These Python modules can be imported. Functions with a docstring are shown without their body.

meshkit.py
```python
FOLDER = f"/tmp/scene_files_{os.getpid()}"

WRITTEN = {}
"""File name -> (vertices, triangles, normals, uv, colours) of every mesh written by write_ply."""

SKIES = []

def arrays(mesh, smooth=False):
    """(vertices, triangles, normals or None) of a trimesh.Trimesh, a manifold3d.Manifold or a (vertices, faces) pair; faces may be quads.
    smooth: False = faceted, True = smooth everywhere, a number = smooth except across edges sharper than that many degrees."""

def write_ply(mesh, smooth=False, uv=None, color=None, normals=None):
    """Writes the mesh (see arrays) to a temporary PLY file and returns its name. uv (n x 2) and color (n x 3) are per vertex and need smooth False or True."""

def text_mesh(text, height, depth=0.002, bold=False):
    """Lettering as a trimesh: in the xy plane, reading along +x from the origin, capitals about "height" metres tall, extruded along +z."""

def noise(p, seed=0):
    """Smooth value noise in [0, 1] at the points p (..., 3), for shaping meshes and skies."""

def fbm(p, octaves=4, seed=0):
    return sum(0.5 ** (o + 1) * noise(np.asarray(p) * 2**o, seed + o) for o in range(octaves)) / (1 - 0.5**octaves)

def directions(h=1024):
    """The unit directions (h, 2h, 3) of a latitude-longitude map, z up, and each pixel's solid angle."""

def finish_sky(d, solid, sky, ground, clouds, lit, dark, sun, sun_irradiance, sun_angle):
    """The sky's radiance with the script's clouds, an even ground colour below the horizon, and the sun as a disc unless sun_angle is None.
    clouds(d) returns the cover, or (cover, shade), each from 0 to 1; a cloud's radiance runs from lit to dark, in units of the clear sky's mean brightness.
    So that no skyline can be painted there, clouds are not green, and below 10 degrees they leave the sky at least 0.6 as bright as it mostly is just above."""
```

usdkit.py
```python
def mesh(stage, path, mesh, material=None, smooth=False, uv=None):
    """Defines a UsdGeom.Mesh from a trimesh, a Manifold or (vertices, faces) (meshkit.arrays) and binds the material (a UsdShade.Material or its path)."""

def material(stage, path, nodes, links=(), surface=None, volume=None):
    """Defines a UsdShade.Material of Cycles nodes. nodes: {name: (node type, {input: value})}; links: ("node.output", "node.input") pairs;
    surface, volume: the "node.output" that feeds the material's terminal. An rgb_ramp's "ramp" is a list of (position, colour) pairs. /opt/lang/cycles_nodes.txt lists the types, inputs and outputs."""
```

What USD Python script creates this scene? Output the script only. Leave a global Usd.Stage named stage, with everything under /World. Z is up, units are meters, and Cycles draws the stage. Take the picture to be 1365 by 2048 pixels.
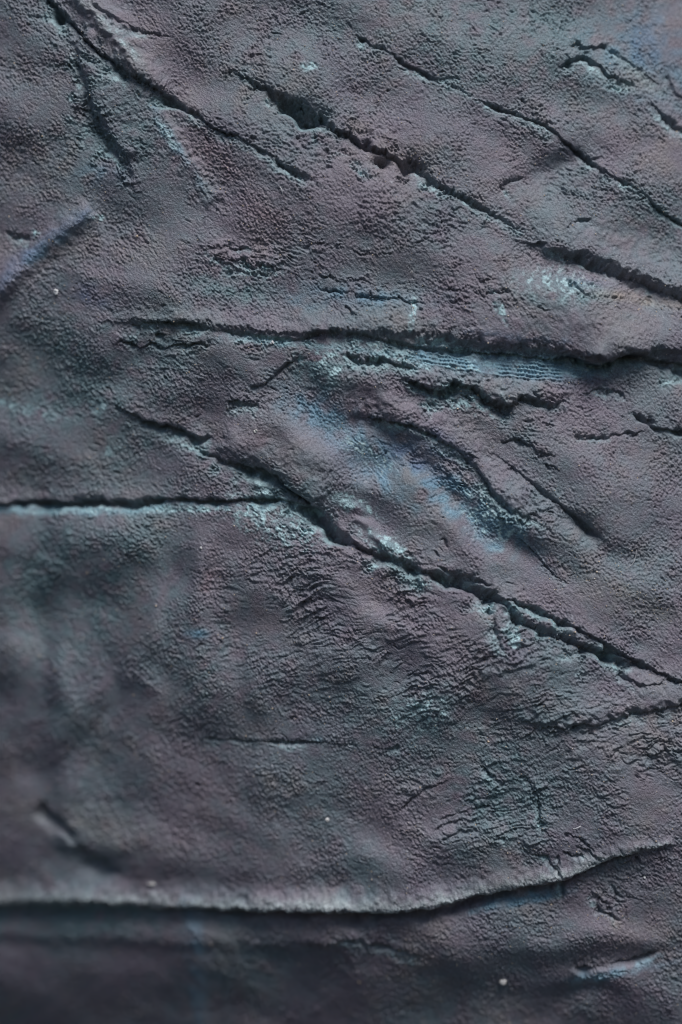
import math
import numpy as np
from scipy import ndimage as ndi
from scipy.spatial import cKDTree
import trimesh
import usdkit
from pxr import Usd, UsdGeom, UsdLux, UsdShade, Gf, Sdf, Vt

stage = Usd.Stage.CreateInMemory()
UsdGeom.SetStageUpAxis(stage, UsdGeom.Tokens.z)
UsdGeom.SetStageMetersPerUnit(stage, 1.0)
UsdGeom.Xform.Define(stage, '/World')
UsdGeom.Scope.Define(stage, '/World/Looks')

# ------------------------------------------------------------------ camera, sky, sun
S = 0.00015                      # metres per millimetre-ish unit of the relief plan (the sheet in view is 205 x 307 mm)
W, H = 1365.0, 2048.0
D = 0.60                         # camera to sheet
ZC = 1.25                        # height of the middle of the view
cam = UsdGeom.Camera.Define(stage, '/World/camera')
cam.AddTranslateOp().Set(Gf.Vec3d(0, -D, ZC))
cam.AddRotateXOp().Set(90.0)
cam.CreateFocalLengthAttr(100.0)
cam.CreateHorizontalApertureAttr(100.0 * W * S / D)
cam.CreateVerticalApertureAttr(100.0 * H * S / D)
cam.CreateClippingRangeAttr(Gf.Vec2f(0.01, 100))
cam.CreateFStopAttr(2.5)
cam.CreateFocusDistanceAttr(D + 0.001)
cam.CreateExposureAttr(0.38)

SUN_EL, SUN_AZ = math.radians(58), math.radians(158)     # azimuth: atan2(x, y) towards the sun
sun_dir = np.array([math.sin(SUN_AZ) * math.cos(SUN_EL), math.cos(SUN_AZ) * math.cos(SUN_EL), math.sin(SUN_EL)])
usdkit.material(stage, '/World/Looks/sky_air', {
    'sky': ('sky_texture', {'sky_type': 'single_scattering', 'sun_disc': False, 'sun_elevation': SUN_EL, 'sun_rotation': SUN_AZ}),
    'bg': ('background_shader', {'strength': 0.055})}, [('sky.color', 'bg.color')], surface='bg.background')
dome = UsdLux.DomeLight.Define(stage, '/World/sky')
UsdShade.MaterialBindingAPI.Apply(dome.GetPrim()).Bind(UsdShade.Material.Get(stage, '/World/Looks/sky_air'))
dome.GetPrim().SetCustomDataByKey('kind', 'structure')
sun = UsdLux.DistantLight.Define(stage, '/World/sun')
sun.CreateNormalizeAttr(True)
sun.CreateIntensityAttr(0.76)
sun.CreateAngleAttr(26.0)
sun.CreateColorAttr(Gf.Vec3f(1.0, 0.98, 0.96))
el = math.degrees(SUN_EL)
# -z axis must point along -sun_dir
zax = Gf.Vec3d(*map(float, sun_dir))
rot = Gf.Rotation(Gf.Vec3d(0, 0, 1), zax)
sun.AddTransformOp().Set(Gf.Matrix4d().SetRotate(rot))

# ------------------------------------------------------------------ plan grid (u to the right, v down, in 0.15 mm units)
STEP = 1.7
M_ = 70
us = np.arange(-M_, W + M_, STEP)
vs = np.arange(-M_, H + M_, STEP)
NU, NV = len(us), len(vs)
U, V = np.meshgrid(us, vs)
U = U.astype(np.float32); V = V.astype(np.float32)
rng = np.random.default_rng(7)
ku = np.fft.rfftfreq(NU, STEP)[None, :]
kv = np.fft.fftfreq(NV, STEP)[:, None]


def fnoise(lu, lv=None, ang=0.0, hp=True, seed=None, wide=4.0):
    """Band-limited noise: grains lu long and lv across, long axis turned ang degrees (down to the right positive)."""
    r = np.random.default_rng(seed) if seed is not None else rng
    lv = lu if lv is None else lv
    a = math.radians(ang)
    k1 = ku * math.cos(a) + kv * math.sin(a)
    k2 = -ku * math.sin(a) + kv * math.cos(a)
    q = (k1 * lu) ** 2 + (k2 * lv) ** 2
    filt = np.exp(-q * 2.2)
    if hp:
        filt = filt * (1 - np.exp(-q * wide))
    n = np.fft.irfft2(np.fft.rfft2(r.standard_normal((NV, NU))) * filt, s=(NV, NU))
    return (n / n.std()).astype(np.float32)


def warp(n, du, dv):
    jj, ii = np.meshgrid(np.arange(NU), np.arange(NV))
    return ndi.map_coordinates(n, [ii + dv / STEP, jj + du / STEP], order=1, mode='reflect').astype(np.float32)


wu20, wv20 = fnoise(26, seed=1), fnoise(26, seed=2)
wu8, wv8 = fnoise(10, seed=3), fnoise(10, seed=4)
wu90, wv90 = fnoise(110, seed=5), fnoise(110, seed=6)


def smooth(x, a, b):
    t = np.clip((x - a) / (b - a), 0, 1)
    return t * t * (3 - 2 * t)


def spline(pts, n=14):
    p = np.array([q[:2] for q in pts], float)
    w = np.array([q[2] if len(q) > 2 else 1.0 for q in pts], float)
    P = np.vstack([2 * p[0] - p[1], p, 2 * p[-1] - p[-2]])
    out, ws = [], []
    for i in range(len(p) - 1):
        a, b, c, d = P[i:i + 4]
        t = np.linspace(0, 1, n, endpoint=(i == len(p) - 2))[:, None]
        out.append(0.5 * (2 * b + (c - a) * t + (2 * a - 5 * b + 4 * c - d) * t ** 2 + (-a + 3 * b - 3 * c + d) * t ** 3))
        ws.append(w[i] + (w[i + 1] - w[i]) * t[:, 0])
    return np.vstack(out), np.concatenate(ws)


def field(pts, reach, jag, ends=True):
    """Signed distance (positive below a line drawn left to right) and width factor near a polyline, in a window of the grid."""
    p, w = spline(pts)
    u0, v0 = p.min(0) - reach - 30; u1, v1 = p.max(0) + reach + 30
    a, b = np.searchsorted(us, [u0, u1]); c, d = np.searchsorted(vs, [v0, v1])
    sl = (slice(c, d), slice(a, b))
    uu = U[sl] + jag * (0.75 * wu20[sl] + 0.5 * wu8[sl])
    vv = V[sl] + jag * (0.75 * wv20[sl] + 0.5 * wv8[sl])
    tan = np.gradient(p, axis=0); tan /= np.linalg.norm(tan, axis=1, keepdims=True)
    dist, idx = cKDTree(p).query(np.column_stack([uu.ravel(), vv.ravel()]))
    q = np.column_stack([uu.ravel(), vv.ravel()]) - p[idx]
    t = tan[idx]
    side = t[:, 0] * q[:, 1] - t[:, 1] * q[:, 0]
    along = (t * q).sum(1)
    n = len(p)
    endfall = np.where((idx == 0) | (idx == n - 1), np.exp(-np.abs(along) / (0.25 * reach + 4)), 1.0)
    if ends:
        f = idx / (n - 1.0)
        endfall = endfall * smooth(np.minimum(f, 1 - f), -0.03, 0.10)
    sh = uu.shape
    return sl, np.where(side < 0, -dist, dist).reshape(sh).astype(np.float32), w[idx].reshape(sh).astype(np.float32), endfall.reshape(sh).astype(np.float32)


broad = np.zeros((NV, NU), np.float32)     # big form, towards the viewer
fine = np.zeros((NV, NU), np.float32)      # creases and skin texture, along the surface normal
rough = np.zeros((NV, NU), np.float32)     # where the skin is crumbly
lips = np.zeros((NV, NU), np.float32)      # lower lips of the rough cracks, their lit edge painted pale, with worn flecks
part_id = np.zeros((NV, NU), np.int16)
PARTS = []                                 # (name, label)


def new_part(name, label=None):
    PARTS.append((name, label))
    return len(PARTS)


wal = fnoise(46, 30, 20, hp=False, seed=8)
w4u, w4v = fnoise(5, seed=9), fnoise(5, seed=10)


def crack(pts, w=4, d=14, A=3, wa=30, B=3, wb=25, jag=4, rg=0.6, ends=True, part=True, label=None, name='crack', pin=1.0):
    """A crease: lip of height A above it, slot of half width w and depth d, sunken edge B below it. It pinches, opens and frays along its length."""
    A, B, d, wa = A * .95, B * .75, d * 1.4, wa * 1.25
    reach = 3.2 * max(wa, wb)
    sl, s, wf, e = field(pts, reach, jag * .38, ends)
    vary = np.clip(.74 + pin * (.34 * wal[sl] + .16 * wu20[sl]), .22, 1.4)
    fray = s + np.clip(np.abs(wal[sl]), .2, 1.6) * (.13 * jag) * (w4v[sl] + .8 * wu8[sl])
    ww = np.maximum(w * wf * vary, .5)
    k = smooth(s, -0.6 * w, 0.6 * w)
    lip = A * np.exp(-np.abs(np.minimum(s, 0)) / wa) * (1 - k) - B * np.exp(-np.maximum(s, 0) / wb) * k
    x = np.where(fray < 0, fray / (ww * .7), fray / (ww * 1.3))
    slot = -d * wf * np.clip(vary, .4, 1.25) * (.8 / (1 + np.abs(x) ** 4) + .14 * np.exp(-(x / 2.6) ** 2))
    fine[sl] += (lip * np.minimum(wf, 1.2) + slot) * e
    rough[sl] = np.maximum(rough[sl], rg * e * np.exp(-((s - ww) / (ww * 2.6 + 5)) ** 2) * np.clip(.6 + .5 * wu20[sl], 0, 1.4))
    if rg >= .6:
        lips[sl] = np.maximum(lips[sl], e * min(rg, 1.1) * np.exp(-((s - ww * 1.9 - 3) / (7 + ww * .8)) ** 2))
    if part:
        m = (np.abs(x) < 1.25) & (e > 0.35)
        part_id[sl][m] = new_part(name, label)


def ridge(pts, A, wup, wdn, jag=3, ends=True, to=None, part=None, label=None, pw=1.0):
    """A rounded roll, wup wide on its upper flank and wdn on its lower one."""
    to = broad if to is None else to
    sl, s, wf, e = field(pts, 3 * max(wup, wdn), jag, ends)
    x = np.where(s < 0, s / (wup * wf), s / (wdn * wf))
    to[sl] += A * wf * np.exp(-np.abs(x) ** 2) * e
    if part:
        m = (np.abs(x) < pw) & (e > 0.4) & (part_id[sl] == 0)
        part_id[sl][m] = new_part(part, label)


def bump(x, y, rx, ry, ang, A, to=None):
    to = broad if to is None else to
    a = math.radians(ang)
    R = 3 * max(rx, ry)
    i0, i1 = np.searchsorted(us, [x - R, x + R]); j0, j1 = np.searchsorted(vs, [y - R, y + R])
    sl = (slice(j0, j1), slice(i0, i1))
    g = min(1.0, min(rx, ry) / 40.0)
    du, dv = U[sl] + 14 * g * wu90[sl] + 2 * (1 - g) * wu20[sl] - x, V[sl] + 14 * g * wv90[sl] + 2 * (1 - g) * wv20[sl] - y
    p, q = du * math.cos(a) + dv * math.sin(a), -du * math.sin(a) + dv * math.cos(a)
    to[sl] += A * np.exp(-(p / rx) ** 2 - (q / ry) ** 2)


def zone(*blobs, nz=0.35):
    """Soft mask from ellipses (x, y, rx, ry, angle, weight)."""
    m = np.zeros((NV, NU), np.float32)
    for x, y, rx, ry, ang, wt in blobs:
        a = math.radians(ang)
        du, dv = U - x, V - y
        p, q = du * math.cos(a) + dv * math.sin(a), -du * math.sin(a) + dv * math.cos(a)
        m = np.maximum(m, wt * np.exp(-((p / rx) ** 2 + (q / ry) ** 2) ** 1.3))
    return np.clip(m * (1 + nz * wu20 + nz * wu90), 0, 1.5)

# ------------------------------------------------------------------ the great creases
# top left fold, running down to the right
ridge([(130, -40, 1.2), (200, 38, 1.2), (242, 92, 1), (275, 138, .8), (345, 190, .5)], 17, 34, 15, jag=3, to=fine, part='fold', label='pale edged fold roll at the upper left')
crack([(75, -20, 1.1), (130, 30, 1.3), (185, 92, 1.3), (250, 140, 1.0), (300, 170, .8), (350, 205, .7), (400, 236, .5), (445, 265, .3)], w=8, d=22, A=5, wa=30, B=7, wb=40, jag=5, rg=1, ends=False)
crack([(185, 13), (225, 35), (265, 55), (340, 73)], w=4, d=6, A=2, wa=20, B=2, wb=20, jag=4)
crack([(430, 262), (470, 272), (510, 292), (545, 314), (590, 344), (620, 358)], w=3.2, d=9, A=1.5, wa=18, B=2, wb=20, jag=6)
# second fold below it
crack([(148, 90, .6), (170, 160, .8), (182, 212, 1), (205, 256, 1.1), (236, 298, 1), (256, 335, .8), (266, 380, .5)], w=12, d=5.5, A=3, wa=50, B=2, wb=45, jag=6, rg=1.3, pin=.6)
ridge([(160, 60), (172, 120), (192, 195), (228, 265), (262, 330)], 12, 40, 14, jag=4, to=fine)
ridge([(305, 212), (340, 265), (372, 312), (412, 372), (440, 410)], 9, 14, 30, jag=4, to=fine)
# diagonal roll at the left edge
ridge([(-60, 640), (0, 585), (75, 507), (150, 448), (190, 420)], 15, 24, 18, jag=2, to=fine, part='fold', label='blue grey diagonal fold roll at the left edge')
crack([(10, 462), (35, 472), (62, 476)], w=4, d=4, A=2, B=1, jag=6)
# black crack in the upper middle
crack([(440, 140, .3), (470, 145, .35), (497, 159, .45), (522, 174, .7), (560, 196, 1.0), (600, 224, 1.35), (650, 250, 1.3), (690, 267, 1.5), (740, 294, 1.45), (800, 321, 1.4), (850, 347, 1.0), (880, 370, .42), (930, 396, .5), (985, 428, .5), (1020, 448, .32), (1062, 470, .05)],
      w=8.5, d=20, A=7, wa=42, B=7, wb=34, jag=6, rg=1.3, label='deepest black crumbly crack in the upper middle')
# thin cracks, upper right
crack([(718, 74), (745, 89), (772, 101), (802, 121), (832, 138), (874, 158)], w=3.2, d=11, A=2, wa=18, B=2, wb=14, jag=5)
crack([(870, 158), (890, 157), (920, 150)], w=2, d=1, A=0, B=4, wb=12, jag=3, part=False)
crack([(890, 165), (920, 178), (948, 192)], w=1.8, d=2.5, A=.5, B=1, jag=5, part=False)
crack([(958, 199, .2), (1000, 217, 1), (1050, 235, .8), (1092, 252, 1.2), (1116, 270, 1.3), (1152, 301, 1.3), (1192, 331, 1.1), (1232, 356, 1), (1280, 380, .4), (1300, 401, .9), (1332, 427, 1.1), (1400, 470, 1)], w=2.3, d=9, A=3, wa=30, B=2, wb=18, jag=3.5, ends=False, label='long thin crack with a crisp lip at the upper right')
crack([(1120, 134, 1.3), (1140, 122, 1.4), (1160, 112, 1), (1180, 119, .9), (1215, 146, .8), (1240, 162, .8), (1275, 172, .4)], w=4.2, d=13, A=4, wa=22, B=3, wb=18, jag=6, rg=1.2)
crack([(1140, 90), (1156, 88), (1172, 97), (1200, 92), (1215, 90)], w=3.5, d=9, A=6, wa=10, B=2, jag=4, part=False)
bump(1155, 80, 9, 6, 20, 7, fine)
crack([(1215, 96), (1260, 125), (1292, 147), (1320, 175)], w=2, d=4, A=2.5, wa=14, B=1, jag=4, part=False)
crack([(1305, 207), (1340, 240), (1390, 275)], w=3, d=9, A=3, wa=16, B=3, wb=16, jag=4, ends=False)
crack([(1335, 150), (1350, 185), (1380, 205)], w=5, d=6, A=2, B=2, jag=5, part=False)
crack([(1000, 377), (1022, 362), (1045, 355)], w=5, d=8, A=1, B=2, jag=5, part=False)
crack([(1130, 460), (1150, 445), (1185, 435)], w=2.5, d=6, A=1, B=1, jag=4, part=False)
# shoulder at the right
ridge([(1095, 492), (1130, 500), (1180, 512), (1240, 535), (1310, 563), (1420, 610)], 20, 55, 11, jag=3, ends=False, to=fine, part='fold', label='rounded shoulder fold at the right edge above centre')
crack([(1100, 500, .25), (1132, 509, .8), (1168, 522, 1.1), (1232, 547, 1), (1302, 573, 1), (1420, 628, 1)], w=6.5, d=16, A=3, wa=30, B=5, wb=40, jag=4.5, rg=.9, ends=False)
# fine network in the centre
for p, w_, d_ in (([(640, 580), (683, 584), (722, 590), (760, 595), (806, 602), (850, 607)], 3, 10), ([(640, 550), (685, 560), (735, 563), (780, 580)], 2, 5),
             ([(890, 578), (915, 579), (942, 574)], 2.4, 9), ([(955, 578), (968, 588), (990, 584), (1016, 586)], 2.6, 9), ([(905, 601), (935, 597)], 2.2, 7),
             ([(945, 545), (962, 560), (985, 556)], 2.2, 7), ([(1008, 575), (1020, 590)], 2.5, 8), ([(1140, 560), (1160, 578), (1178, 590), (1200, 602)], 2.4, 9), ([(1178, 590), (1190, 570), (1200, 556)], 2.2, 8),
             ([(1205, 600), (1222, 590), (1238, 592)], 2.2, 7), ([(690, 615), (708, 628), (720, 632)], 2.2, 7), ([(1075, 612), (1100, 622)], 2, 5), ([(610, 490), (650, 486), (690, 488)], 1.8, 5),
             ([(700, 500), (740, 508), (790, 505)], 1.8, 5), ([(1180, 372), (1210, 380), (1232, 386)], 2, 6), ([(1110, 388), (1150, 380), (1180, 400)], 2, 5)):
    crack(p, w=w_ * .72, d=d_ * .62, A=1.2, wa=12, B=.8, wb=10, jag=7, rg=.5, part=d_ > 8)
# ------------------------------------------------------------------ the long fold across the middle
ridge([(220, 642, .2), (300, 640, .25), (420, 646, .3), (560, 664, .35), (700, 660, .6), (850, 666, .9), (1000, 684, 1), (1160, 696, 1), (1220, 702, 1), (1290, 692, 1), (1420, 700, 1)], 20, 70, 13, jag=3, ends=False, to=fine, part='fold', label='long dull fold crossing the middle to the right edge', pw=.8)
crack([(290, 645, .3), (340, 647, .6), (382, 650, .8), (420, 656, .5), (490, 667, .6), (556, 677, .65), (600, 678, .4), (645, 664, .8), (685, 668, .8), (720, 668, .5), (780, 682, .7), (850, 696, .9), (900, 700, .9), (1000, 708, .9), (1100, 718, .9), (1160, 722, 1.1), (1195, 737, 1.2), (1228, 726, 1.1), (1262, 716, 1.3), (1310, 722, 1.5), (1420, 732, 1.6)],
      w=6.5, d=13, A=4, wa=24, B=9, wb=36, jag=4, rg=1, ends=False)
bump(1195, 706, 28, 20, 0, 18, fine)
bump(1250, 720, 26, 14, -20, -10, fine)
# crumbly band on the underside of the fold
ridge([(830, 683), (900, 690), (1000, 698), (1140, 706)], -9, 22, 10, jag=5, to=fine)
# woven strip
weave_sl, ws_, wf_, we_ = field([(830, 706, .7), (900, 718, 1), (1000, 733, 1), (1100, 742, 1), (1155, 744, .8)], 60, .6)
weave = (smooth(22 * wf_ - np.abs(ws_), 0, 5) * smooth(we_, .2, .6)).astype(np.float32)
uu, vv = U[weave_sl] + 1.2 * wu20[weave_sl], V[weave_sl] + 1.2 * wv20[weave_sl]
row = np.sin(2 * np.pi * ws_ / 7.6 + 0.4 * wv20[weave_sl])
col = np.sin(2 * np.pi * uu / 7.6 + np.pi * np.floor(ws_ / 7.6))
thread = (2.0 * row + .9 * col * smooth(row, -.5, .5)) * np.clip(0.75 + 0.45 * wu20[weave_sl] + .35 * wv90[weave_sl], .1, 1.15)
weave_h = np.zeros_like(fine); weave_h[weave_sl] = weave * (thread + 1.0)
bare = np.zeros_like(fine); bare[weave_sl] = weave
m = (weave > .5) & (part_id[weave_sl] == 0)
part_id[weave_sl][m] = new_part('woven_patch', 'pale blue strip of bare woven cloth under the long fold')
# crumbled tear under the woven strip
crack([(688, 706, .7), (722, 724, .9), (762, 720, .9), (800, 731, .7), (840, 738, .4)], w=4.2, d=12, A=5, wa=18, B=3, wb=20, jag=6, rg=1)
crack([(800, 755, .4), (832, 766, .9), (868, 785, 1.3), (896, 787, 1.1), (915, 768, .9), (945, 776, 1.1), (975, 800, 1.4), (1015, 816, 1.2), (1038, 801, .9), (1080, 806, .9), (1100, 815, 1), (1132, 800, .5)], w=6, d=17, A=10, wa=26, B=4, wb=30, jag=6, rg=1.5, label='ragged torn crack under the woven strip')
ridge([(800, 748), (860, 762), (930, 760), (1000, 786), (1080, 785), (1150, 782)], 9, 26, 18, jag=6, to=fine)
crack([(1165, 785), (1200, 778), (1250, 790)], w=2.5, d=6, A=2, B=1, jag=7)
crack([(1000, 880), (1040, 884), (1080, 905), (1110, 912)], w=4, d=7, A=3, B=2, jag=7)
crack([(1278, 832, .6), (1300, 848, 1.2), (1325, 860, 1), (1420, 872, 1)], w=6, d=13, A=5, wa=25, B=4, wb=25, jag=5, ends=False)
crack([(1150, 876), (1200, 874), (1245, 868), (1290, 862)], w=3, d=7, A=2, B=2, jag=6)
crack([(1093, 930), (1108, 933), (1120, 942)], w=3, d=9, A=1, B=1, jag=4)
# fold wrapping the blue hollow
ridge([(690, 818), (780, 826), (850, 852), (920, 890), (970, 940), (1010, 985), (1060, 1010)], 13, 34, 20, jag=4, to=fine)
crack([(683, 832, .4), (768, 838, .6), (833, 857, .7), (908, 897, .7), (942, 926, 1.1), (963, 951, 1.2), (1003, 1005, .9), (1035, 1026, .7), (1090, 1052, .5)], w=4.5, d=10, A=3, wa=25, B=4, wb=30, jag=5, rg=1)
crack([(980, 900, .3), (1040, 945, .6), (1092, 986, .9), (1142, 1026, 1.1), (1182, 1060, 1.2), (1208, 1080, .6)], w=4.2, d=8, A=3, wa=22, B=4, wb=30, jag=2, rg=.3, label='soft straight groove right of the blue hollow')
crack([(1040, 1075), (1080, 1115), (1110, 1150), (1140, 1170)], w=2, d=5, A=1, B=1.5, jag=3)
# ------------------------------------------------------------------ the main diagonal crack
crack([(225, 808, .3), (270, 830, .7), (300, 849, 1), (350, 856, 1.1), (392, 876, 1.1), (425, 872, .4)], w=6, d=13, A=9, wa=30, B=4, wb=30, jag=5, rg=.8)
ridge([(440, 880), (500, 905), (560, 935), (610, 970), (650, 1000)], 13, 40, 18, jag=3, to=fine)
crack([(395, 896, .3), (440, 921, .6), (492, 936, .9), (532, 946, 1.0), (572, 970, 1.3), (604, 998, 1.4), (630, 1020, 1.1), (650, 1045, 1.2), (682, 1070, 1.3), (722, 1096, 1.1), (765, 1111, .9), (800, 1121, .8), (832, 1140, 1.0), (880, 1152, 1.0), (920, 1166, 1.2), (960, 1184, 1.1), (1003, 1200, .9), (1040, 1240, .9), (1095, 1264, 1.1), (1150, 1286, 1.2), (1200, 1307, 1.2), (1245, 1322, .8)],
      w=8, d=22, A=8, wa=38, B=5, wb=22, jag=5, rg=1.4, ends=False, label='longest crack, running from the left of centre down to the right edge')
crack([(985, 1190, .7), (1060, 1215, .7), (1112, 1240, .8), (1160, 1260, .9), (1192, 1278, 1), (1232, 1302, 1.3), (1282, 1328, 1.3), (1330, 1350, 1.1), (1420, 1385, 1)], w=5.5, d=15, A=7, wa=28, B=4, wb=20, jag=5, rg=1.2, ends=False)
crack([(870, 1130), (905, 1148), (945, 1158), (985, 1172)], w=5, d=11, A=3, B=0, jag=6, rg=1.2)
crack([(1240, 1342), (1265, 1362), (1300, 1372), (1330, 1362)], w=4, d=9, A=3, B=1, jag=6)
for x, y, rx, ry, a, A in ((520, 972, 12, 9, 20, 9), (538, 994, 10, 8, 20, 8), (705, 1012, 28, 11, 25, 7), (725, 1048, 30, 9, 30, 10), (765, 1086, 34, 10, 28, 13), (1010, 1216, 26, 10, 18, 12), (1060, 1234, 36, 7, 22, 7), (1130, 1262, 40, 8, 22, 7), (1212, 1300, 14, 9, 20, 10), (600, 1040, 26, 16, 20, 5), (835, 1160, 18, 10, 20, 6), (1025, 1275, 10, 16, 0, 4), (985, 1178, 8, 22, 0, 5)):
    bump(x, y, rx, ry, a, A, fine)
ridge([(640, 1075), (722, 1118), (832, 1160), (920, 1186), (985, 1215), (1040, 1258), (1150, 1304), (1245, 1340)], 7, 9, 85, jag=3, to=broad)
# horizontal crack at the left
crack([(-80, 1012, .9), (0, 1009, 1), (60, 1004, .9), (100, 1006, 1), (200, 1003, 1), (262, 1006, 1), (300, 1001, .9), (350, 998, .8), (420, 1003, .9), (482, 1000, 1), (560, 999, .8), (592, 1006, .7), (630, 1014, .4)], w=4.6, d=16, A=6, wa=34, B=6, wb=26, jag=3.5, ends=False, label='level crack running in from the left edge')
# curved lip and small ledges left of centre
crack([(500, 776, .6), (540, 761, 1), (568, 733, .9), (590, 718, .7), (615, 714, .5)], w=5, d=9, A=5, wa=22, B=3, wb=25, jag=4)
crack([(455, 800), (490, 806), (520, 812)], w=4.5, d=5, A=4, wa=25, B=1, jag=9, rg=1)
crack([(228, 692), (245, 681), (272, 692), (300, 690), (350, 692), (385, 688), (425, 685)], w=3, d=7, A=3, wa=15, B=1, jag=8)
crack([(262, 652), (280, 655)], w=5, d=8, A=2, B=1, jag=4, part=False)
crack([(310, 668), (330, 672)], w=4, d=8, A=2, B=1, jag=4, part=False)
for p in ([(420, 510), (470, 520), (510, 528), (570, 530)], [(400, 500), (440, 490), (500, 498)], [(440, 525), (490, 540), (540, 548)]):
    crack(p, w=3.2, d=3.5, A=4, wa=18, B=1, jag=12, rg=1)
# faint slit low in the middle
crack([(400, 1476, .9), (450, 1479, 1), (500, 1482, .8), (575, 1485, .9), (640, 1485, 1), (725, 1491, .6)], w=2.4, d=7, A=1.5, wa=18, B=1.5, wb=14, jag=2)
crack([(740, 1492), (770, 1500), (800, 1492)], w=3, d=5, A=1, B=1, jag=4, part=False)
crack([(988, 1232, .8), (992, 1260, 1), (1003, 1292, .9), (1018, 1332, .6)], w=3, d=7, A=2, wa=16, B=-2, wb=16, jag=4)
crack([(978, 1218), (985, 1228)], w=4, d=10, A=1, B=0, jag=3, part=False)
# ledge at the lower right
ridge([(1080, 1440), (1160, 1436), (1240, 1420), (1320, 1400), (1420, 1385)], 10, 40, 14, jag=5, ends=False, to=fine)
crack([(1090, 1455), (1160, 1452), (1210, 1446), (1242, 1434), (1320, 1418), (1420, 1400)], w=4, d=6, A=2, B=4, wb=24, jag=6, rg=.8, ends=False)
# left lower diagonal fold
crack([(70, 1605, .6), (100, 1632, 1), (142, 1680, 1), (190, 1715, 1.3), (245, 1756, 1)], w=11, d=13, A=0, wa=40, B=-5, wb=50, jag=2, rg=.2, label='blurred diagonal crease at the lower left')
bump(170, 1730, 60, 22, 15, -12, fine)
# the long roll at the bottom
ridge([(-80, 1796), (0, 1794), (200, 1794), (390, 1804), (560, 1810), (683, 1812), (780, 1813), (880, 1801, .9), (1000, 1771, .85), (1120, 1750, .8), (1182, 1724, .7), (1240, 1704, .6), (1340, 1686, .35)], 22, 26, 12, jag=2, ends=False, to=fine, part='fold', label='long pale edged roll along the bottom')
crack([(-80, 1822, .5), (100, 1824, .5), (300, 1822, .5), (385, 1822, .8), (480, 1826, 1.2), (600, 1829, 1.2), (683, 1829, 1.2), (770, 1831, 1.1), (880, 1820, 1.1), (922, 1806, 1), (1000, 1787, 1), (1060, 1776, 1), (1122, 1766, .9), (1182, 1736, .6), (1240, 1716, .5), (1332, 1698, .3)], w=8, d=20, A=3, wa=30, B=-2, wb=40, jag=2, rg=.3, ends=False, pin=.5, label='deep dark groove under the bottom roll')
ridge([(-80, 1862), (120, 1866), (390, 1876), (560, 1878), (700, 1878)], 9, 34, 18, jag=3, ends=False, to=fine, part='fold', label='low second roll beneath the bottom groove')
crack([(600, 1884), (700, 1882), (735, 1890), (790, 1900), (850, 1915)], w=4, d=7, A=3, B=2, jag=4, part=False)
ridge([(385, 1830), (392, 1900), (398, 1980), (410, 2100)], 3, 20, 16, jag=3, ends=False, to=fine)
crack([(1127, 1768), (1128, 1785), (1124, 1802)], w=2.6, d=8, A=1, B=1, jag=3, part=False)
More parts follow.
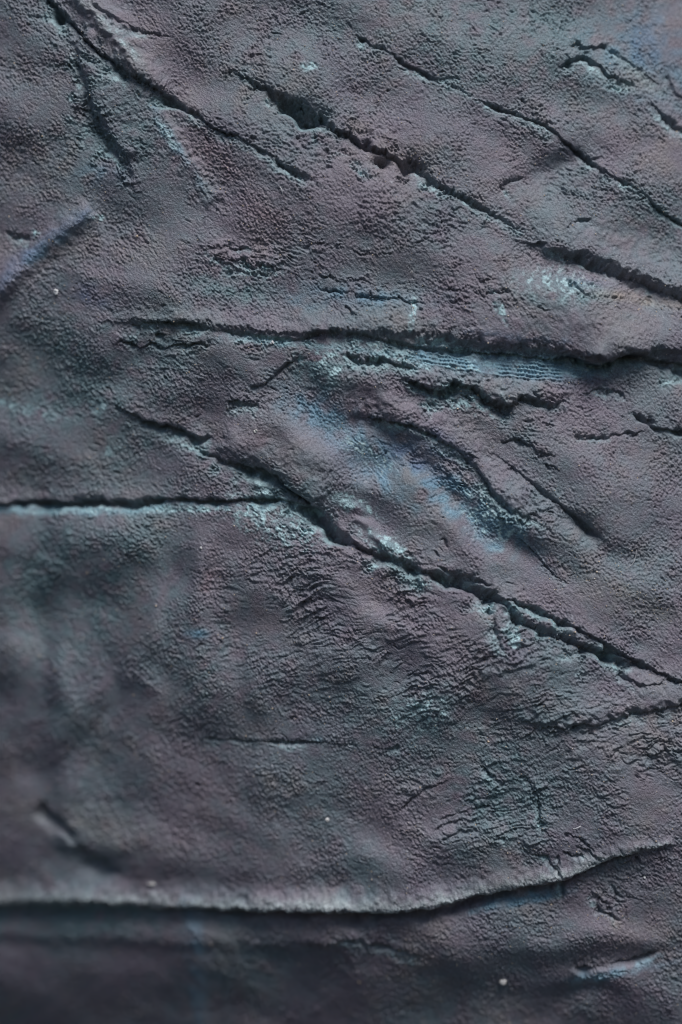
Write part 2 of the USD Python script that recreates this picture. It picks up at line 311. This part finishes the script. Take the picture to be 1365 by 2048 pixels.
# lip at the lower right
bump(1210, 1955, 110, 26, -8, 14, fine)
crack([(1135, 1937, .8), (1180, 1934, 1), (1232, 1927, 1), (1282, 1917, .8), (1325, 1900, .3)], w=5, d=16, A=-4, wa=22, B=-9, wb=18, jag=2.5, rg=.5, label='gaping slit with a pale lower lip at the lower right')
for p in ([(1045, 1695), (1060, 1705), (1075, 1712), (1100, 1708)], [(1060, 1700), (1058, 1715), (1065, 1728)], [(1090, 1712), (1105, 1730), (1120, 1740)], [(1118, 1715), (1122, 1735), (1118, 1752)], [(1128, 1705), (1150, 1712), (1165, 1708)],
          [(1150, 1690), (1175, 1702), (1200, 1716)], [(1130, 1672), (1160, 1680), (1190, 1702)], [(1075, 1640), (1095, 1650), (1085, 1662), (1110, 1676)], [(1078, 1615), (1080, 1640)], [(990, 1678), (1015, 1682)],
          [(1040, 1545), (1070, 1585), (1085, 1630)], [(960, 1530), (1000, 1565), (1015, 1575)], [(1180, 1790), (1205, 1800), (1230, 1815)], [(1200, 1775), (1225, 1795), (1250, 1805)], [(1225, 1770), (1245, 1790), (1270, 1800)], [(1190, 1815), (1215, 1830), (1240, 1840)],
          [(1215, 1780), (1200, 1800), (1195, 1818)], [(1240, 1785), (1225, 1805), (1222, 1825)], [(1262, 1795), (1250, 1815), (1250, 1835)]):
    crack(p, w=2.2, d=6, A=1.5, wa=12, B=.6, wb=10, jag=7, rg=.7)
for p in ([(880, 1640), (930, 1620), (985, 1610)], [(870, 1660), (905, 1645), (960, 1640)], [(880, 1685), (910, 1668), (960, 1660)], [(800, 1620), (850, 1580), (900, 1560)]):
    crack(p, w=3, d=5, A=2, wa=14, B=1, jag=5, rg=.4, part=False)

# ------------------------------------------------------------------ big form
for a in ((330, 620, 420, 130, 12, 26), (780, 430, 420, 130, 28, 26), (1180, 230, 260, 120, 32, 20), (1260, 640, 220, 60, 12, 18), (60, 250, 160, 260, 0, 16), (280, 230, 60, 130, -28, 10),
          (560, 880, 260, 60, 28, 16), (860, 1040, 200, 45, 30, 14), (800, 925, 190, 46, 34, -18), (960, 1040, 130, 36, 40, -12), (1060, 1040, 70, 40, 35, 12), (1200, 980, 200, 70, 35, 20), (1240, 1180, 220, 70, 25, 16),
          (950, 1330, 330, 120, 24, 30), (420, 1120, 420, 90, 4, 16), (520, 1420, 360, 190, 0, 14), (1250, 1560, 200, 130, 0, 16), (900, 1720, 420, 70, -6, 22), (300, 1700, 300, 60, 4, 14), (950, 1880, 240, 50, -6, 14), (1240, 1870, 150, 40, -8, 14),
          (700, 2000, 420, 80, 0, -16), (1130, 2010, 120, 40, -25, -20), (1100, 345, 80, 45, -20, -14), (1050, 320, 60, 40, -20, 6), (1200, 290, 70, 40, 20, -8), (460, 560, 130, 40, 10, -6), (250, 760, 70, 70, 0, -8), (700, 740, 90, 40, 30, 10),
          (215, 1430, 26, 130, 6, -15), (130, 1420, 34, 260, 0, 17), (400, 1180, 34, 170, -4, 15), (90, 1150, 26, 220, 0, -11), (300, 1330, 30, 200, 3, 8), (330, 1180, 20, 140, 0, -6), (480, 1400, 24, 180, -6, -6), (20, 1300, 24, 220, 0, 7), (440, 1560, 60, 120, -12, -8), (770, 1180, 140, 40, 28, -12), (620, 1130, 120, 50, 25, -6), (1350, 1080, 90, 60, 0, -14), (1170, 1060, 60, 24, 35, -10)):
    bump(*a)
broad += 4.5 * fnoise(190, 130, 20, seed=11) + .6 * fnoise(75, 50, 20, seed=12)

# ------------------------------------------------------------------ skin texture
n_iso5, n_iso9, n_iso16, n_iso34 = fnoise(4.6, seed=21), fnoise(9, seed=22, wide=16), fnoise(17, seed=23, wide=16), fnoise(36, seed=24)
a_dn = warp(fnoise(22, 9, 14, seed=25), 9 * wu20, 9 * wv20)          # little dashes falling to the right
a_up = warp(fnoise(40, 13, -17, seed=26), 10 * wu20, 10 * wv20)      # ripples rising to the right
a_lv = warp(fnoise(30, 11, 0, seed=27), 10 * wu20, 10 * wv20)
a_st = warp(fnoise(60, 8, 52, seed=28), 14 * wu20, 8 * wv20)


def pits(n, t=1.0):
    return -np.log1p(np.exp((-n - t) * 3.2)) / 1.4


def creases(n, k=.16):
    return -np.exp(-np.abs(n) / k)


def slump(n, k, dv=1.0, du=0.0):
    """Steepens the lower flank of every grain, as in skin that has crept downwards."""
    return warp(n, -du * k * n, -dv * k * n)


z_ripple = zone((900, 1300, 330, 150, 20, 1.1), (560, 1230, 130, 140, 0, .8), (1000, 1600, 170, 110, 0, .9), (660, 1120, 130, 60, 20, .8), (1100, 1430, 180, 70, 0, .9), (800, 830, 150, 40, 10, .7), (1240, 1480, 170, 170, 0, .8))
z_scaly = zone((480, 505, 130, 50, 8, 1.2), (1030, 830, 200, 60, 12, 1.0), (1280, 1600, 130, 190, 0, 1.0), (880, 960, 150, 80, 30, .9), (1050, 1020, 130, 60, 30, .9), (420, 710, 130, 60, 0, .9), (760, 470, 260, 110, 10, .6), (560, 310, 160, 50, 25, .7), (900, 700, 240, 24, 5, .9), (1220, 1800, 90, 50, 10, .8), (1000, 1040, 140, 70, 30, .7), (230, 300, 80, 90, 0, .6), (120, 470, 120, 60, 0, .7), (330, 1030, 260, 30, 0, .5), (650, 1080, 120, 50, 20, .9), (1160, 330, 140, 90, 0, .7), (900, 60, 180, 60, 0, .6), (640, 60, 140, 90, 0, .5))
z_level = zone((800, 640, 700, 60, 2, .8), (450, 1500, 420, 260, 0, .6), (700, 1960, 600, 90, -4, .8), (250, 850, 260, 130, 0, .6))
z_calm = zone((560, 870, 170, 50, 15, .8), (820, 1060, 130, 40, 28, .8), (640, 1330, 90, 120, 0, .3), (1080, 1160, 200, 50, 25, .5), (330, 620, 160, 30, 8, .5))
patchy = np.clip(1 + .38 * wu90 + .25 * n_iso34, .35, 1.9)
calm = 1 - .6 * np.clip(z_calm, 0, 1)
n_3 = fnoise(3.4, hp=False, seed=29)
n_dash = slump(warp(fnoise(13, 5.5, 14, seed=30, wide=16), 3 * wu20, 3 * wv20), 1.4)
n_rip = slump(warp(fnoise(40, 8, -13, seed=32, wide=12), 7 * wu90 + 2 * wu20, 7 * wv90 + 2 * wv20), 2.2)
n_rip2 = slump(warp(fnoise(20, 7, -10, seed=33, wide=16), 7 * wv90 + 1.5 * wu20, 7 * wu90 + 1.5 * wv20), 1.6)
n_scale = slump(warp(fnoise(18, 9, 8, seed=34, wide=16), 4 * wu20, 4 * wv20), 2.4)
n_wide = slump(warp(fnoise(46, 22, 10, seed=35, wide=16), 14 * wu20, 14 * wv20), 5)
gran = np.clip(1 + .45 * wv90 + .3 * n_iso34, .25, 2.0)
gv_ = np.hypot(np.gradient(ndi.gaussian_filter(fine, 1.5), STEP, axis=0), np.gradient(ndi.gaussian_filter(fine, 1.5), STEP, axis=1))
ease = 1 / (1 + (gv_ / .6) ** 2)
tex = np.zeros_like(fine)
gran = np.clip(.9 + .6 * wv90 + .35 * n_iso34 + .25 * wu90, .12, 2.2)
tex += calm * patchy * (0.62 * n_3 + 0.16 * n_iso5 + 0.03 * n_iso9) + calm * gran * (0.20 * n_dash + 1.3 * pits(n_dash, 1.9) + 0.8 * pits(n_iso5, 2.1))
tex += z_ripple * np.clip(gran, .6, 1.4) * (1.25 * n_rip + .85 * n_rip2 + .5 * pits(n_rip2, 1.0))
tex += z_scaly * np.clip(gran, .5, 1.5) * (0.55 * n_scale + .45 * n_dash + .25 * n_wide + .7 * pits(n_scale, 1.2) + .1 * n_iso5)
tex += z_level * (0.4 * n_rip2)
tex += zone((1010, 1600, 130, 120, 0, .9), (1160, 1440, 120, 60, 0, .5), (700, 1280, 80, 160, 0, .4)) * 0.35 * a_st
fine += tex * ease * (1 - .35 * bare) + weave_h
rough *= (.6 + .5 * ease) * (1 - .8 * bare)
fine += rough * (1.1 * n_iso5 + 1.2 * n_scale + .9 * n_3 + 1.0 * n_dash + 1.0 * pits(n_dash, .8))
fine += .25 * n_iso34

# ------------------------------------------------------------------ paint on the sheet
def col(r, g, b):
    c = np.array([r, g, b]) / 255.0
    return np.where(c < .04045, c / 12.92, ((c + .055) / 1.055) ** 2.4).astype(np.float32)

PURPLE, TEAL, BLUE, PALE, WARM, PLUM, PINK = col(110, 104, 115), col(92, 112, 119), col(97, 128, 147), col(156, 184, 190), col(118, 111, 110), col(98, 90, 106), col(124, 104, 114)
INDIGO = col(82, 92, 122)
paint = np.empty((NV, NU, 3), np.float32)
paint[:] = PURPLE


def lay(m, c):
    m = np.clip(m, 0, 1)[..., None]
    paint[:] = paint * (1 - m) + c * m


brush = np.clip(.5 + .33 * wu20 + .25 * n_iso9, 0, 1)
lay(np.clip(.32 + .17 * fnoise(200, seed=40) + .06 * wv90 + .08 * wu20, 0, .75), TEAL)
lay(np.clip(.04 + .13 * fnoise(150, seed=41) + .15 * n_iso34, 0, .55), WARM)
lay(np.clip(.04 + .20 * fnoise(110, seed=42) + .15 * n_iso34, 0, .5), PLUM)
lay(zone((250, 230, 80, 130, -28, .6), (170, 800, 190, 200, 0, .55), (150, 1180, 220, 170, 0, .6), (330, 1180, 160, 100, 0, .4), (1000, 60, 330, 120, 10, .55), (640, 745, 70, 40, 10, .8), (1130, 585, 90, 34, 0, .7), (300, 700, 140, 60, 0, .5), (1000, 1570, 160, 140, 30, .55), (900, 1480, 240, 120, 10, .4), (130, 1830, 240, 40, 0, .8), (420, 1300, 160, 160, 0, .35), (480, 580, 120, 26, 10, .6), (1300, 420, 130, 90, 0, .35), (560, 970, 150, 40, 15, .45), (300, 880, 130, 40, 0, .5)), TEAL)
lay(zone((1310, 110, 130, 90, 20, .5), (1050, 730, 150, 22, 4, .8), (740, 900, 165, 52, 33, 1.0), (890, 985, 100, 36, 35, .9), (985, 1050, 100, 40, 40, .95), (1180, 560, 50, 24, 0, .5), (100, 490, 70, 16, -38, .6), (200, 350, 50, 20, 0, .4), (720, 590, 130, 22, 3, .4), (610, 600, 40, 18, 0, .5), (100, 1020, 180, 10, 0, .6), (395, 1270, 30, 10, 0, .7), (345, 285, 36, 10, 50, .6), (395, 1940, 15, 130, 0, .4), (1230, 1942, 100, 10, -8, .7), (1050, 1800, 90, 10, -10, .7), (640, 1480, 8, 8, 0, .2)) * (.68 + .4 * brush), BLUE)
lay(zone((820, 915, 70, 28, 30, .5), (880, 890, 70, 26, 30, .4), (40, 520, 60, 20, -40, .2), (1320, 80, 60, 50, 0, .35), (175, 590, 40, 20, 20, .5)), INDIGO)
# scuffed pale spots
scuff = np.clip((n_iso9 + .6 * n_iso16 + .5 * n_iso5) * .55, 0, 1)
z_worn = zone((600, 1035, 60, 24, 15, .9), (710, 1010, 40, 14, 25, .9), (765, 1085, 46, 16, 28, 1), (1012, 1217, 34, 12, 18, 1), (1028, 1278, 12, 16, 0, .9), (835, 1160, 26, 12, 20, .8), (540, 985, 24, 14, 30, .9), (640, 725, 50, 26, 10, .7), (395, 900, 18, 10, 30, .9), (990, 1050, 90, 34, 40, .35), (735, 905, 70, 20, 33, .35), (100, 1022, 150, 6, 0, .6), (600, 1020, 50, 14, 20, .8), (930, 795, 60, 24, 10, .8), (860, 690, 60, 14, 5, .7), (560, 685, 50, 6, 8, .9), (235, 160, 34, 6, 48, .4), (340, 275, 34, 8, 50, .8), (620, 132, 14, 8, 0, 1), (1000, 615, 8, 30, -25, .8), (825, 630, 6, 34, 8, .8), (830, 1430, 60, 40, 0, .3), (810, 1418, 9, 6, 0, 1), (1120, 565, 70, 30, 0, .5), (200, 435, 12, 6, 0, .9), (70, 470, 10, 10, 0, .8), (1000, 728, 150, 16, 4, .7), (560, 1040, 90, 40, 15, .8), (930, 720, 200, 20, 4, .9), (300, 1018, 260, 6, 0, .7), (780, 700, 120, 14, 8, .9), (60, 820, 70, 8, 14, .6), (195, 815, 18, 12, 0, .7), (220, 900, 16, 12, 0, .5), (240, 80, 40, 8, 48, .5))
lay(z_worn * .55, col(112, 138, 146))
lay(z_worn * scuff * 2.6, PALE)
lay(lips * np.clip(.35 + .35 * wal + .2 * wu90, 0, .9) * (.45 + scuff), PALE)  # highlight on the lower crack lips painted in, broken up by scuffs
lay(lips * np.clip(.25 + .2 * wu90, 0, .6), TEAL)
lay(zone((430, 320, 90, 40, 40, .3), (520, 420, 70, 20, 25, .25), (1220, 560, 160, 20, 16, .35), (600, 890, 140, 40, 15, .3), (420, 1150, 40, 70, 0, .4)), PINK)
lay(zone((1280, 160, 60, 24, 20, .25), (1300, 600, 120, 14, 8, .4), (1290, 1210, 130, 26, 20, .15), (1240, 1850, 60, 16, 10, .3), (200, 1660, 180, 50, 10, .15)), col(140, 128, 120))
# strokes: light on roll crests put into the colour; also flaky edges and cloth
def stroke(pts, up, dn, wt, jag=3):
    """Soft band of paint along a line: up wide above it, dn wide below."""
    m = np.zeros((NV, NU), np.float32)
    sl, d_, wf, e = field(pts, 3 * max(up, dn), jag, False)
    m[sl] = wt * e * np.exp(-(np.where(d_ < 0, d_ / (up * wf), d_ / (dn * wf))) ** 2)
    return m


CREST_LIGHT = col(146, 154, 158)
lay(stroke([(-80, 1790), (200, 1790), (390, 1801), (560, 1806), (683, 1808), (780, 1809), (880, 1798), (1000, 1768, .8), (1120, 1747, .8), (1200, 1717, .6), (1340, 1684, .4)], 12, 11, .85) * (.6 + .45 * brush), col(160, 170, 173))  # bright up-facing crest of the bottom roll, painted in
lay(stroke([(150, -10), (200, 38), (245, 92), (280, 132)], 12, 7, .55) * (.4 + .7 * brush), CREST_LIGHT)  # lit upper edge of the top left roll as pale colour
lay(stroke([(-40, 622), (0, 582), (75, 504), (150, 446), (180, 425)], 15, 10, .6) * (.6 + .4 * brush), col(100, 114, 140))  # bluish light along the left roll, put into the paint
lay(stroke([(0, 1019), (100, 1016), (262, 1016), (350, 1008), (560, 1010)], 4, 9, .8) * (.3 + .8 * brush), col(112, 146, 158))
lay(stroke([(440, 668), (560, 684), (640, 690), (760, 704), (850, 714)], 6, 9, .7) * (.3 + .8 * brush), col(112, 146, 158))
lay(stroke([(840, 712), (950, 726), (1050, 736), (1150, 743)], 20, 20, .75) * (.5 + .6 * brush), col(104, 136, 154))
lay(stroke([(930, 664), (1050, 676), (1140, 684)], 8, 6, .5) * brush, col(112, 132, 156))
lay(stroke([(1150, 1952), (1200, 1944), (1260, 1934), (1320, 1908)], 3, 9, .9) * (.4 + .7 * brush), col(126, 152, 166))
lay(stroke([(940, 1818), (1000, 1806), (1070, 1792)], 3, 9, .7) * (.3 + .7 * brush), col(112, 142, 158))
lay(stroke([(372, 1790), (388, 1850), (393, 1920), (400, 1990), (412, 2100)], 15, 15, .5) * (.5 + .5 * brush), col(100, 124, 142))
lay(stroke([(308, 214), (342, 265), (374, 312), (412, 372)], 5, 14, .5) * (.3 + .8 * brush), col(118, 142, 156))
lay(zone((560, 680, 120, 5, 8, .5)), PALE)
fine_l = np.clip((n_iso5 * .6 + n_iso9 * .4 - 1.15), 0, 1) * .55
lay(fine_l, col(150, 152, 160))

# ------------------------------------------------------------------ turn the plan into a surface
s_ = ((U - 560) * 1700 - (V - 0) * 700) / 1838.0            # distance from the line where the sheet bulges most
swell = 0.047 * (s_ / 1250.0) ** 2
swell = swell + 0.020 * (np.maximum(V - 1890, 0) / 260) ** 2 * (.35 + .35 * smooth(U, 1400, 500)) + 0.011 * (np.maximum(V - 1080, 0) / 900) ** 2
depth = swell - broad * S
ray = np.stack([(U - W / 2) * S / D, np.ones_like(U), (H / 2 - V) * S / D], -1).astype(np.float64)
P = np.array([0, -D, ZC]) + ray * (D + depth.astype(np.float64))[..., None]


def grid_normals(P):
    du = np.gradient(P, axis=1); dv = np.gradient(P, axis=0)
    n = np.cross(dv, du)
    n /= np.linalg.norm(n, axis=-1, keepdims=True)
    return n


N0 = grid_normals(P)
if N0[NV // 2, NU // 2, 1] > 0:
    N0 = -N0
    FLIP = True
else:
    FLIP = False
N0 = np.stack([ndi.gaussian_filter(N0[..., k], 14) for k in range(3)], -1)
N0 /= np.linalg.norm(N0, axis=-1, keepdims=True)
P = P + N0 * (fine * S)[..., None]
N1 = grid_normals(P) * (-1 if FLIP else 1)
P = P.astype(np.float32); N1 = N1.astype(np.float32)


def at(u, v, lift=0.0):
    """Point of the finished surface over plan position (u, v), and its normal."""
    i, j = int(round((v + M_) / STEP)), int(round((u + M_) / STEP))
    return P[i, j] + N0[i, j] * lift * S, N0[i, j]

# ------------------------------------------------------------------ materials
def skin_material(path, spec=.45, rgh=.56, bump_=.85):
    return usdkit.material(stage, path, {
        'co': ('texture_coordinate', {}),
        'paint': ('attribute', {'attribute': 'paint'}),
        'n1': ('noise_texture', {'scale': 1900.0, 'detail': 3.0, 'roughness': .75}),
        'r1': ('rgb_ramp', {'ramp': [(0.25, (.5, .5, .53)), (.5, (.98, .98, .98)), (.62, (1.15, 1.15, 1.14)), (.78, (1.9, 1.85, 1.8))]}),
        'mul': ('mix_color', {'blend_type': 'multiply', 'fac': 1.0, 'use_clamp': False}),
        'n2': ('noise_texture', {'scale': 2600.0, 'detail': 2.0, 'roughness': .6}),
        'b': ('bump', {'strength': bump_, 'distance': 0.0003}),
        'p': ('principled_bsdf', {'roughness': rgh, 'specular_ior_level': spec}),
    }, [('co.object', 'n1.vector'), ('co.object', 'n2.vector'), ('n1.fac', 'r1.fac'), ('paint.color', 'mul.a'), ('r1.color', 'mul.b'), ('mul.result', 'p.base_color'),
        ('n2.fac', 'b.height'), ('b.normal', 'p.normal')], surface='p.BSDF')


M_skin = skin_material('/World/Looks/painted_skin')
M_crack = M_skin
M_weave = skin_material('/World/Looks/woven_cloth', spec=.15, rgh=.85, bump_=.3)
M_back = usdkit.material(stage, '/World/Looks/backing', {'n': ('noise_texture', {'scale': 60.0, 'detail': 5.0}), 'r': ('rgb_ramp', {'ramp': [(0.2, (.06, .055, .06)), (.8, (.12, .11, .12))]}), 'p': ('principled_bsdf', {'roughness': .9})}, [('n.fac', 'r.fac'), ('r.color', 'p.base_color')], surface='p.BSDF')
M_grain = usdkit.material(stage, '/World/Looks/pale_grain', {'o': ('object_info', {}), 'r': ('rgb_ramp', {'ramp': [(0, (.55, .52, .48)), (1, (.62, .62, .64))]}), 'p': ('principled_bsdf', {'roughness': .35})}, [('o.random', 'r.fac'), ('r.color', 'p.base_color')], surface='p.BSDF')
M_gold = usdkit.material(stage, '/World/Looks/tan_grain', {'n': ('geometry', {}), 'r': ('rgb_ramp', {'ramp': [(0, (.50, .40, .30)), (.5, (.62, .58, .52)), (1, (.66, .68, .70))]}), 'p': ('principled_bsdf', {'roughness': .4})}, [('n.random_per_island', 'r.fac'), ('r.color', 'p.base_color')], surface='p.BSDF')
M_lint = usdkit.material(stage, '/World/Looks/lint', {'p': ('principled_bsdf', {'base_color': (.4, .4, .42), 'roughness': .6})}, surface='p.BSDF')

# ------------------------------------------------------------------ the sheet
used = {}


def path_for(parent, name):
    k = used.get((parent, name), 0); used[(parent, name)] = k + 1
    return f'{parent}/{name}' + (f'_{k:03d}' if k else '')


base = np.array([0.0, 0.03, ZC - H * S / 2 - M_ * S])


def grid_mesh(path, mask, mat):
    """The cells of the surface where mask holds, as one Mesh that keeps the whole surface's normals."""
    i, j = np.nonzero(mask)
    a = i * NU + j
    q = np.stack([a, a + NU, a + NU + 1, a + 1], 1) if not FLIP else np.stack([a, a + 1, a + NU + 1, a + NU], 1)
    ids, inv = np.unique(q, return_inverse=True)
    inv = inv.reshape(q.shape)
    m = UsdGeom.Mesh.Define(stage, path)
    m.CreatePointsAttr(Vt.Vec3fArray.FromNumpy((P.reshape(-1, 3)[ids] - base).astype(np.float32)))
    m.CreateFaceVertexCountsAttr(Vt.IntArray.FromNumpy(np.full(2 * len(inv), 3, np.int32)))
    tri = np.concatenate([inv[:, [0, 1, 2]], inv[:, [0, 2, 3]]]).astype(np.int32)
    m.CreateFaceVertexIndicesAttr(Vt.IntArray.FromNumpy(tri.ravel()))
    m.CreateSubdivisionSchemeAttr('none')
    m.CreateNormalsAttr(Vt.Vec3fArray.FromNumpy(np.ascontiguousarray(N1.reshape(-1, 3)[ids])))
    m.SetNormalsInterpolation('vertex')
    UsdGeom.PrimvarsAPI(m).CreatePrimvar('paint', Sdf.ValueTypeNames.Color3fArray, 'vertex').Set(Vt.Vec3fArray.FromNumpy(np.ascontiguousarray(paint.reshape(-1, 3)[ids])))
    UsdShade.MaterialBindingAPI.Apply(m.GetPrim()).Bind(mat)
    return m.GetPrim()


sheet = UsdGeom.Xform.Define(stage, '/World/crumpled_sheet')
sheet.AddTranslateOp().Set(Gf.Vec3d(*base))
sheet.GetPrim().SetCustomDataByKey('label', 'crumpled leathery sheet in dull purple and blue grey, creased and cracked all over')
sheet.GetPrim().SetCustomDataByKey('category', 'sheet')
cells = part_id[:-1, :-1]
grid_mesh('/World/crumpled_sheet/skin', cells == 0, M_skin)
for k, (name, label) in enumerate(PARTS, 1):
    mask = cells == k
    if mask.sum() < 40:
        if mask.any():
            grid_mesh(path_for('/World/crumpled_sheet', 'crack'), mask, M_crack)
        continue
    pr = grid_mesh(path_for('/World/crumpled_sheet', name), mask, M_weave if name == 'woven_patch' else M_crack)
    if label:
        pr.SetCustomDataByKey('label', label)
# the sheet's thickness: a closed rim and back behind the face
rim = np.concatenate([P[0, :], P[1:, -1], P[-1, -2::-1], P[-2:0:-1, 0]])[::4].astype(float)
backp = rim + np.array([0, 0.012, 0])
n = len(rim)
centre = backp.mean(0, keepdims=True)
vv_ = np.vstack([rim, backp, centre + [0, .004, 0]]) - base
fc = []
for k in range(n):
    l = (k + 1) % n
    fc += [(k, l, n + l), (k, n + l, n + k), (n + k, n + l, 2 * n)]
usdkit.mesh(stage, '/World/crumpled_sheet/backing', (vv_, np.array(fc)), M_back)

# ------------------------------------------------------------------ specks, lint and grit lying on it
def thing(prim, label, cat, group=None, kind=None):
    for k, v in (('label', label), ('category', cat), ('group', group), ('kind', kind)):
        if v:
            prim.SetCustomDataByKey(k, v)


def lump(u, v, r, seed, squash=.7):
    c, nrm = at(u, v, r * .25)
    g = trimesh.creation.icosphere(subdivisions=2, radius=1.0)
    rr = np.random.default_rng(seed)
    k = rr.standard_normal((4, 3))
    f = 1 + .2 * np.sin(g.vertices @ k.T * 2.2 + rr.uniform(0, 6, 4)).sum(1)
    pts = g.vertices * f[:, None]
    pts -= np.outer(pts @ nrm, nrm) * (1 - squash)
    return c, pts * r * S, g.faces


for k, (u, v, r, label) in enumerate((
        (1008, 1962, 7.5, 'largest white speck, alone near the bottom edge'),
        (655, 1641, 5.0, 'white speck alone below the middle of the lower panel'),
        (112, 583, 6.0, 'pale blue speck below the diagonal fold at the left edge'),
        (513, 862, 4.5, 'cream speck on the smooth bulge left of centre'),
        (403, 1096, 4.0, 'white speck below the level crack on the left'),
        (306, 1766, 7.0, 'pinkish white blurred speck on the bottom roll'),
        (940, 931, 3.6, 'tan grain lodged in the crack by the blue hollow'),
        (1290, 1756, 3.4, 'cream grain beneath the right end of the bottom roll'),
        (545, 684, 4.2, 'bright speck on the ledge under the long fold'))):
    c, pts, f = lump(u, v, r * .78, 100 + k)
    x = UsdGeom.Xform.Define(stage, path_for('/World', 'speck'))
    m = usdkit.mesh(stage, str(x.GetPath()), (pts, f), M_grain, smooth=True)
    UsdGeom.Xformable(m).AddTranslateOp().Set(Gf.Vec3d(*map(float, c)))
    thing(m.GetPrim(), label, 'speck', 'pale specks on the sheet')


def fibre(pts, r, label):
    p, _ = spline([(a, b) for a, b in pts], 8)
    lift = np.sin(np.linspace(0, np.pi, len(p))) * 5 + 1.5
    q = np.array([at(a, b, l)[0] for (a, b), l in zip(p, lift)])
    q = ndi.gaussian_filter1d(q, 1.5, axis=0)
    n, k = len(q), 6
    tan = np.gradient(q, axis=0); tan /= np.linalg.norm(tan, axis=1, keepdims=True)
    a = np.cross(tan, [0, 1, 0]); a /= np.linalg.norm(a, axis=1, keepdims=True); b = np.cross(tan, a)
    th = np.linspace(0, 2 * np.pi, k, endpoint=False)
    ring = (q[:, None] + r * S * (np.cos(th)[None, :, None] * a[:, None] + np.sin(th)[None, :, None] * b[:, None])).reshape(-1, 3)
    f = []
    for i in range(n - 1):
        for j in range(k):
            l = (j + 1) % k
            f += [(i * k + j, i * k + l, (i + 1) * k + l), (i * k + j, (i + 1) * k + l, (i + 1) * k + j)]
    f += [(0, j + 1, j) for j in range(1, k - 1)] + [((n - 1) * k, (n - 1) * k + j, (n - 1) * k + j + 1) for j in range(1, k - 1)]
    o = q.mean(0)
    m = usdkit.mesh(stage, path_for('/World', 'lint_fibre'), (ring - o, np.array(f)), M_lint, smooth=True)
    UsdGeom.Xformable(m).AddTranslateOp().Set(Gf.Vec3d(*map(float, o)))
    thing(m.GetPrim(), label, 'lint')


fibre([(1273, 1098), (1270, 1115), (1263, 1130), (1250, 1138)], .5, 'hair thin curved grey fibre right of the soft groove')
fibre([(1146, 1658), (1155, 1655), (1163, 1652)], 1.0, 'short straight pale fibre above the crackled end of the bottom roll')
fibre([(560, 372), (565, 380), (566, 392)], 1.0, 'short pale fibre on the skin below the upper left fold')
fibre([(822, 605), (826, 630), (831, 655)], .5, 'hair thin upright fibre above the long fold')

# fine sandy grit
r = np.random.default_rng(31)
gv, gf, o_ = [], [], 0
oct_v = np.array([(1, 0, 0), (-1, 0, 0), (0, 1, 0), (0, -1, 0), (0, 0, 1), (0, 0, -1)], float)
oct_f = np.array([(0, 2, 4), (2, 1, 4), (1, 3, 4), (3, 0, 4), (2, 0, 5), (1, 2, 5), (3, 1, 5), (0, 3, 5)])
spots = []
for x, y, rx, ry, ang, cnt in ((1270, 1190, 130, 34, 22, 70), (1150, 1150, 130, 50, 22, 35), (870, 630, 160, 25, 5, 30), (1310, 610, 90, 40, 8, 40), (850, 330, 90, 20, 28, 30), (740, 120, 130, 90, 0, 40), (1000, 740, 160, 18, 5, 25), (1180, 1290, 90, 25, 24, 40), (470, 400, 130, 40, 28, 25), (683, 655, 30, 12, 0, 12), (600, 120, 120, 60, 0, 25), (1240, 930, 120, 60, 0, 20), (980, 1700, 160, 40, 0, 16), (1250, 1830, 90, 70, 0, 14)):
    a = math.radians(ang)
    g = r.standard_normal((cnt, 2)) * [rx * .6, ry * .6]
    spots += [(x + p * math.cos(a) - q * math.sin(a), y + p * math.sin(a) + q * math.cos(a)) for p, q in g]
spots += [(r.uniform(0, W), r.uniform(0, H)) for _ in range(1700)]
for u, v in spots:
    if -40 < u < W + 40 and -40 < v < H + 40:
        c, nrm = at(u, v, .2)
        s = r.lognormal(-.05, .38) * S
        Q, _ = np.linalg.qr(r.standard_normal((3, 3)))
        gv.append(oct_v * r.uniform(.7, 1.2, (6, 1)) @ Q.T * s + c); gf.append(oct_f + o_); o_ += 6
m = usdkit.mesh(stage, '/World/grit', (np.vstack(gv), np.vstack(gf)), M_gold)
thing(m.GetPrim(), 'tiny tan and cream grains of grit scattered over the sheet', 'grit', kind='stuff')
